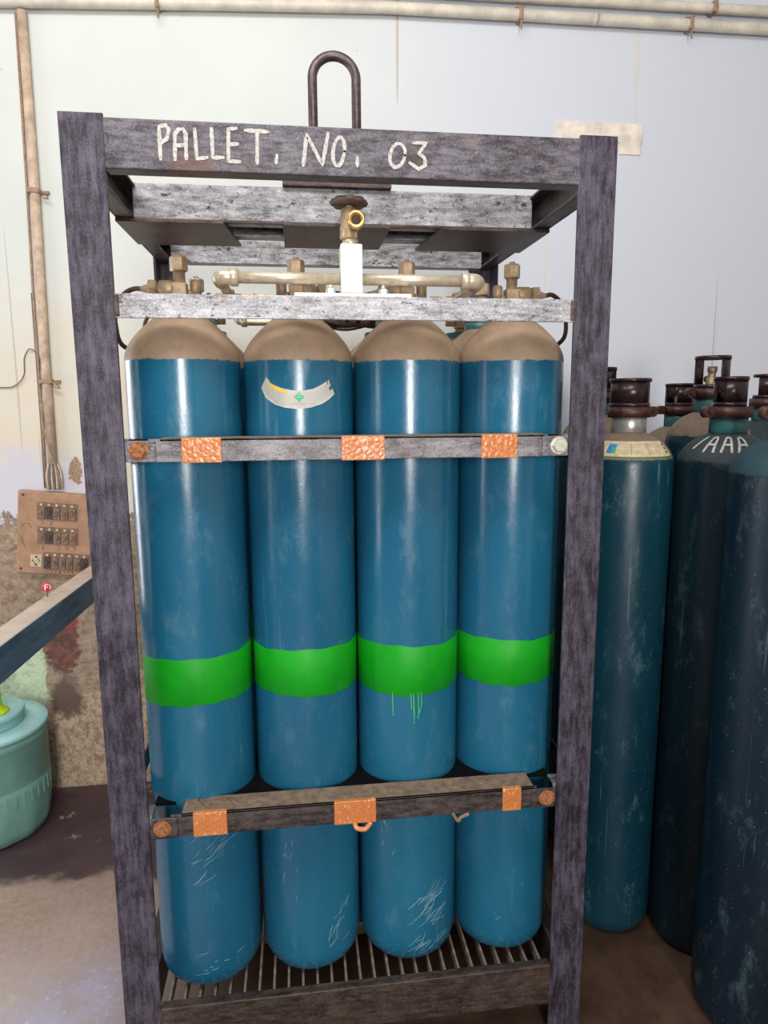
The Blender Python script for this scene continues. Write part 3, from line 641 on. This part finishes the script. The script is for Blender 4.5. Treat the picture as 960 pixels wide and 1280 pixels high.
floor_cyl('teal-necked cylinder at the far right edge with a gleaming valve in its guard', 2.04, .44, 'cyl_c', 'tealneck', .05, .5 + PI / 2, 1.025, .95)
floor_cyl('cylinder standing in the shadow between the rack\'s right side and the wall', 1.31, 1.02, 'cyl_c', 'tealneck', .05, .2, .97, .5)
# label band on r1's shoulder
def shoulder_r(z): return rprof(z, 1.475)
def dome_strip(bm, a0, a1, s0, s1, lift=.001, n=24, m=4):
    G = []
    for i in range(n + 1):
        a = a0 + (a1 - a0) * i / n; col = []
        for j in range(m + 1):
            s = s0 + (s1 - s0) * j / m; r = (R + lift) * math.cos(s); z = 1.475 + (.105 + lift) * math.sin(s); col.append(bm.verts.new((r * math.cos(a), r * math.sin(a), z)))
        G.append(col)
    for p, q in zip(G, G[1:]):
        for j in range(m): bm.faces.new((p[j], q[j], q[j + 1], p[j + 1])).smooth = True
A0 = -PI / 2 - .48
b = new(); dome_strip(b, A0 - .85, A0 + 1.22, .33, .80); cl = obj('shoulder_label', b, 'cream', r1, 'cream paper label curved round the shoulder')
b = new(); dome_strip(b, A0 - .48, A0 - .26, .42, .70, .0016, 6, 3); obj('blue_emblem', b, 'blue_print', cl)
b = new(); dome_strip(b, A0 - .36, A0 - .26, .42, .60, .0019, 4, 2); obj('green_emblem', b, 'green_print', cl)
b = new()
for k in range(6): dome_strip(b, A0 - .15, A0 + .85, .40 + k * .06, .407 + k * .06, .0017, 16, 1)
for a in (A0 + .1, A0 + .52): dome_strip(b, a, a + .012, .38, .76, .0017, 1, 4)
obj('printed_lines', b, 'clip', cl)
b = new()
for k in range(3): dome_strip(b, A0 + 1.05 + k * .01, A0 + 1.13 + k * .01, .42 + k * .11, .48 + k * .11, .0018, 3, 1)
obj('dark_print', b, 'ink', cl)
b = new(); dome_strip(b, A0 - .85, A0 + 1.22, .315, .332, .0013, 30, 1); obj('label_edge', b, 'green', cl)
# white letters on r2's shoulder
def dome_f(u, v, l):     # u angle (scaled), v elevation parameter
    a = -PI / 2 + u; s = v; r = (R + .0012 + l) * math.cos(s); return Vector((r * math.cos(a), r * math.sin(a), 1.475 + (.105 + .0012 + l) * math.sin(s)))
b = new()
def dome_letter(u0, strokes, wd=.062):
    for st in strokes: 
        pts = [(u0 + p[0] * .34, .50 + p[1] * .50) for p in st]; ribbon(b, pts, wd, dome_f, .0008)
LA = [[(-.25, 0), (.0, .95), (.30, 1.0), (.42, .85), (.42, .0)], [(-.05, .45), (.42, .45)]]
dome_letter(-1.40, [[(-.1, .15), (.35, 1.)]]); dome_letter(-1.02, LA); dome_letter(-.62, LA); dome_letter(-.24, [LA[0][:4] + [(.42, .45)], [(-.05, .45), (.42, .45)], [(.42, .45), (.42, 0)]])
obj('painted_letters', b, 'paint', r2, 'white brush-painted letters')

# ------------------------------------------------------------------ left side: rail, badge, drum
rail = thing('guard_rail', 'blue-grey steel channel rail with dusty top running towards the wall', 'rail', (-.335, .2, 0))
b = new(); box(b, -.038, .035, -2.4, 1.225, .972, 1.067, .004)
for v in b.verts: v.co.z -= (v.co.y) * .027 - .003
ro = obj('rail_beam', b, 'rail', rail)
for y in (-2.2, 1.15):
    b = new(); box(b, -.03, .03, y, y + .05, 0, .975 - y * .027 if y > 0 else 1.03, .002); obj('leg', b, 'rail', rail)
bd = thing('round_badge', 'small round red and white badge standing on the blue-grey rail', 'badge', (-.363, .735, 1.052), .15)
b = new(); tube(b, smooth_path([(0, 0, 0), (.003, 0, .008), (.001, 0, .016), (.004, 0, .022)]), .0018, 8); obj('wire_stem', b, 'wire', bd)
b = new(); lathe(b, [(.001, -.0025), (.0145, -.0025), (.0145, .0025), (.001, .0025)], 28, 'y', (.002, 0, .036)); bp = obj('badge_plate', b, 'red', bd)
b = new(); ribbon(b, [(-.004, .026), (-.004, .044), (.006, .044)], .0034, lambda u, v, l: Vector((u + .002, -.0026 - l, v)), .0006); ribbon(b, [(-.004, .036), (.004, .036)], .003, lambda u, v, l: Vector((u + .002, -.0027 - l, v)), .0006)
ribbon(b, [(.010, .030), (.0125, .036), (.010, .044)], .003, lambda u, v, l: Vector((u + .002, -.0026 - l, v)), .0006)
obj('badge_mark', b, 'label', bp)

dr = thing('plastic_drum', 'sea-green ribbed plastic drum with aqua lid on the floor by the wall', 'drum', (-.79, 1.17, 0)); dr.scale = (1, 1, .965)
RD = .215; b = new()
prof = [(.001, .004), (.165, .0), (.19, .012), (.205, .05), (.212, .12), (.2145, .20), (.2145, .232), (.2115, .238), (.2145, .244), (.2155, .40), (.219, .405), (.219, .425), (.214, .430), (.212, .455)]
lathe(b, prof, 72)
for v in b.verts:       # moulded ribs on the lower half
    rr = math.hypot(v.co.x, v.co.y)
    if rr > .18 and .005 < v.co.z < .19:
        a = math.atan2(v.co.y, v.co.x); k = 1 + .018 * (1 if math.cos(a * 12) > .3 else 0) - .012; v.co.x *= k; v.co.y *= k
obj('drum_body', b, 'drum', dr)
b = new()
for k in range(40):
    a = 2 * PI * k / 40; b2m = Matrix.Rotation(a, 4, 'Z'); box(b, .212, .2163, -.005, .005, .165, .222, .001, b2m)
o = obj('ribs', b, 'drum', dr); o['kind'] = 'stuff'
b = new(); lathe(b, [(.2205, .438), (.2225, .440), (.2225, .452), (.220, .4555), (.18, .456), (.001, .456)], 64); obj('lid', b, 'drumlid', dr)
b = new(); lathe(b, [(.135, .457), (.138, .462), (.138, .492), (.142, .494), (.142, .506), (.138, .510), (.001, .511)], 56); obj('cap', b, 'drumlid', dr)
fn = thing('funnel', 'bright yellow-green plastic spout standing on the drum lid', 'funnel', (-.752, 1.15, .4935))
b = new(); lathe(b, [(.062, 0), (.060, .006), (.044, .016), (.038, .03), (.036, .125), (.039, .129), (.036, .132), (.030, .127), (.028, .04), (.001, .03)], 40); obj('spout', b, 'funnel', fn)
b = new(); tube(b, smooth_path([(.02, -.02, .131), (.028, -.028, .137), (.034, -.02, .131)]), .004, 8); obj('spout_lip', b, 'drum', fn)

# ------------------------------------------------------------------ switch board
sb = thing('switch_board', 'brown wooden board with three rows of switches, tilted on the left wall', 'switch board', (-.682, 1.43, 1.327)); sb.rotation_euler = (0, math.radians(5.6), 0)
b = new(); box(b, 0, .30, -.030, 0, -.345, 0, .006); obj('board', b, 'board', sb)
def row(x0, x1, z0, z1, n):
    b = new(); box(b, x0 - .004, x1 + .004, -.034, -.0295, z0 - .003, z1 + .003, .001); pl = obj('switch_plate', b, 'switch', sb)
    w_ = (x1 - x0) / n
    for k in range(n):
        xa = x0 + k * w_; b = new(); box(b, xa + .002, xa + w_ - .002, -.040, -.034, z0, z1 - .014, .001); box(b, xa + w_ * .32, xa + w_ * .68, -.046, -.040, z0 + .018, z0 + .034, .001); obj('switch', b, 'switch' if (k + n) % 5 != 1 else 'ink', pl)
        b = new(); lathe(b, [(.0055, -.040), (.0055, -.034)], 12, 'y', (xa + w_ / 2, 0, z1 - .006)); obj('terminal', b, 'switchl', pl)
row(.080, .230, -.110, -.046, 5); row(.084, .234, -.212, -.148, 5); row(.108, .282, -.318, -.254, 6)
b = new(); box(b, .055, .100, -.034, -.0295, -.315, -.262, .002); so = obj('socket', b, 'switchl', sb)
for x, z, r in ((.078, -.272, .0045), (.064, -.288, .003), (.092, -.288, .003), (.078, -.304, .0045), (.070, -.296, .003), (.086, -.281, .003)):
    b = new(); lathe(b, [(r, -.0348), (r, -.034)], 12, 'y', (x, 0, z)); obj('socket_hole', b, 'ink', so)
DG = {'1': [[(.3, 1), (.3, 0)]], '2': [[(0, .8), (.3, 1), (.6, .75), (0, 0), (.65, 0)]], '6': [[(.5, 1), (.1, .5), (.1, .1), (.4, 0), (.55, .3), (.1, .42)]], '4': [[(.0, 1), (0, .45), (.6, .45)], [(.55, 1), (.5, 0)]],
      '5': [[(.6, 1), (.1, 1), (.1, .55), (.5, .5), (.5, .1), (0, 0)]], '7': [[(0, 1), (.6, 1), (.2, 0)]], '8': [[(.3, .5), (.05, .8), (.3, 1), (.5, .8), (.1, .2), (.3, 0), (.5, .2), (.3, .5)]], '9': [[(.5, .6), (.1, .6), (.1, .95), (.5, .95), (.5, 0)]], '3': [[(0, 1), (.5, 1), (.2, .55), (.5, .4), (.4, 0), (0, .05)]]}
b = new()
for ch, x, z, h in (('1', .095, -.138, .016), ('2', .128, -.138, .016), ('6', .098, -.240, .018), ('2', .160, -.238, .017), ('4', .192, -.240, .017), ('5', .222, -.239, .016), ('7', .133, -.340, .014), ('7', .149, -.340, .014), ('8', .166, -.340, .014), ('1', .186, -.340, .014), ('9', .199, -.340, .014), ('9', .215, -.340, .014)):
    for st in DG[ch]: ribbon(b, [(x + p[0] * h, z + p[1] * h) for p in st], .0022, lambda u, v, l: Vector((u, -.0302 - l, v)), .0003)
ribbon(b, [(.018, -.15), (.028, -.135), (.045, -.135), (.055, -.152)], .002, lambda u, v, l: Vector((u, -.0302 - l, v)), .0003)
ribbon(b, [(.020, -.19), (.024, -.215), (.035, -.235)], .002, lambda u, v, l: Vector((u, -.0302 - l, v)), .0003)
obj('handwritten_numbers', b, 'ink', sb, 'handwritten dark numbers')
b = new()
for x, z in ((.022, -.018), (.018, -.325)): lathe(b, [(.005, -.0325), (.005, -.030)], 12, 'y', (x, 0, z))
obj('screw', b, 'ink', sb)

# ------------------------------------------------------------------ conduits and wall pipes
cn = thing('electrical_conduit', 'dirty cream vertical conduit strapped to the wall above the switch board', 'conduit', (-.54, 1.41, 1.33))
def cobj(name, bm, mat, root):
    for v in bm.verts: v.co -= root.location
    return obj(name, bm, mat, root)
b = new(); tube(b, [(-.520, 1.411, 3.10), (-.524, 1.411, 2.5), (-.536, 1.411, 1.9), (-.541, 1.411, 1.43)], .0175, 16); cobj('conduit_tube', b, 'conduit', cn)
b = new(); tube(b, [(-.545, 1.422, 3.10), (-.556, 1.422, 2.5), (-.566, 1.422, 2.1), (-.572, 1.422, 1.6), (-.578, 1.422, 1.33)], .005, 8); cobj('thin_cable', b, 'clip', cn)
b = new(); tube(b, [(-.572, 1.424, 2.1), (-.578, 1.424, 1.6), (-.584, 1.424, 1.33)], .0035, 8); cobj('dark_cable', b, 'wire', cn)
for k in range(7):
    x = -.568 + k * .009; b = new(); tube(b, smooth_path([(-.541 + (k - 3) * .003, 1.415, 1.45), (x, 1.414, 1.39), (x + .002, 1.408, 1.325)]), .0045, 8); cobj('loose_wire', b, 'wire' if k % 2 else 'conduit', cn)
b = new(); tube(b, smooth_path([(-.552, 1.389, 1.68), (-.560, 1.392, 1.60), (-.545, 1.388, 1.50), (-.520, 1.398, 1.40), (-.512, 1.405, 1.33)]), .003, 8); cobj('loose_wire', b, 'clip', cn)
for z, xo in ((2.474, -.526), (1.758, -.539)):
    b = new(); box(b, xo - .024, xo + .024, 1.390, 1.43, z - .009, z + .009, .003); box(b, xo + .020, xo + .05, 1.42, 1.43, z - .006, z + .006, .002); tube(b, smooth_path([(xo + .02, 1.39, z), (xo + .045, 1.38, z - .012), (xo + .05, 1.40, z - .026), (xo + .03, 1.41, z - .022)]), .0025, 6); cobj('pipe_strap', b, 'clip', cn)
lw = thing('hanging_wire', 'thin dark wire looping across the wall left of the conduit', 'wire', (-.6, 1.42, 1.73))
b = new(); tube(b, smooth_path([(-.95, 1.424, 1.75), (-.72, 1.424, 1.735), (-.66, 1.42, 1.745), (-.625, 1.418, 1.785), (-.618, 1.418, 1.85), (-.595, 1.42, 1.885), (-.565, 1.42, 1.86), (-.556, 1.415, 1.80)]), .0022, 8); cobj('wire', b, 'wire', lw)
wp = thing('wall_pipe', 'lower of the two dirty white pipes running along the top of the wall', 'pipe', (.8, 1.40, 3.17), 0, 'pipes along the top of the wall')
b = new(); tube(b, [(-2.0, 1.402, 3.06), (-.6, 1.402, 3.125), (.2, 1.402, 3.163), (.83, 1.402, 3.19), (1.4, 1.402, 3.196), (2.45, 1.402, 3.205), (3.19, 1.402, 3.205)], .021, 18); cobj('pipe_run', b, 'wpipe', wp)
for x, z in ((-.03, 3.153), (1.375, 3.196), (2.1, 3.202)):
    b = new(); box(b, x - .008, x + .008, 1.378, 1.43, z - .024, z + .024, .004); tube(b, [(x, 1.385, z - .02), (x + .002, 1.384, z - .06)], .003, 6); tube(b, [(x - .02, 1.4, z + .025), (x + .02, 1.395, z + .03)], .003, 6); cobj('pipe_clamp', b, 'clip', wp)
b = new(); lathe(b, [(.0225, 1.68), (.0225, 1.70)], 16, 'x', (0, 1.402, 3.199)); cobj('pipe_joint', b, 'wpipe', wp)
wq = thing('wall_pipe', 'upper of the two wall pipes, entering the frame at the top right', 'pipe', (2.0, 1.40, 3.26), 0, 'pipes along the top of the wall')
b = new(); tube(b, [(-.6, 1.402, 3.235), (1.2, 1.402, 3.258), (1.8, 1.402, 3.266), (2.45, 1.402, 3.272), (3.19, 1.402, 3.276)], .019, 18); cobj('pipe_run', b, 'wpipe', wq)
for x, z in ((.3, 3.247), (2.20, 3.270)):
    b = new(); box(b, x - .010, x + .010, 1.378, 1.43, z - .023, z + .023, .004); tube(b, [(x + .03, 1.41, z - .04), (x + .1, 1.405, z - .045)], .003, 6); cobj('pipe_clamp', b, 'clip', wq)
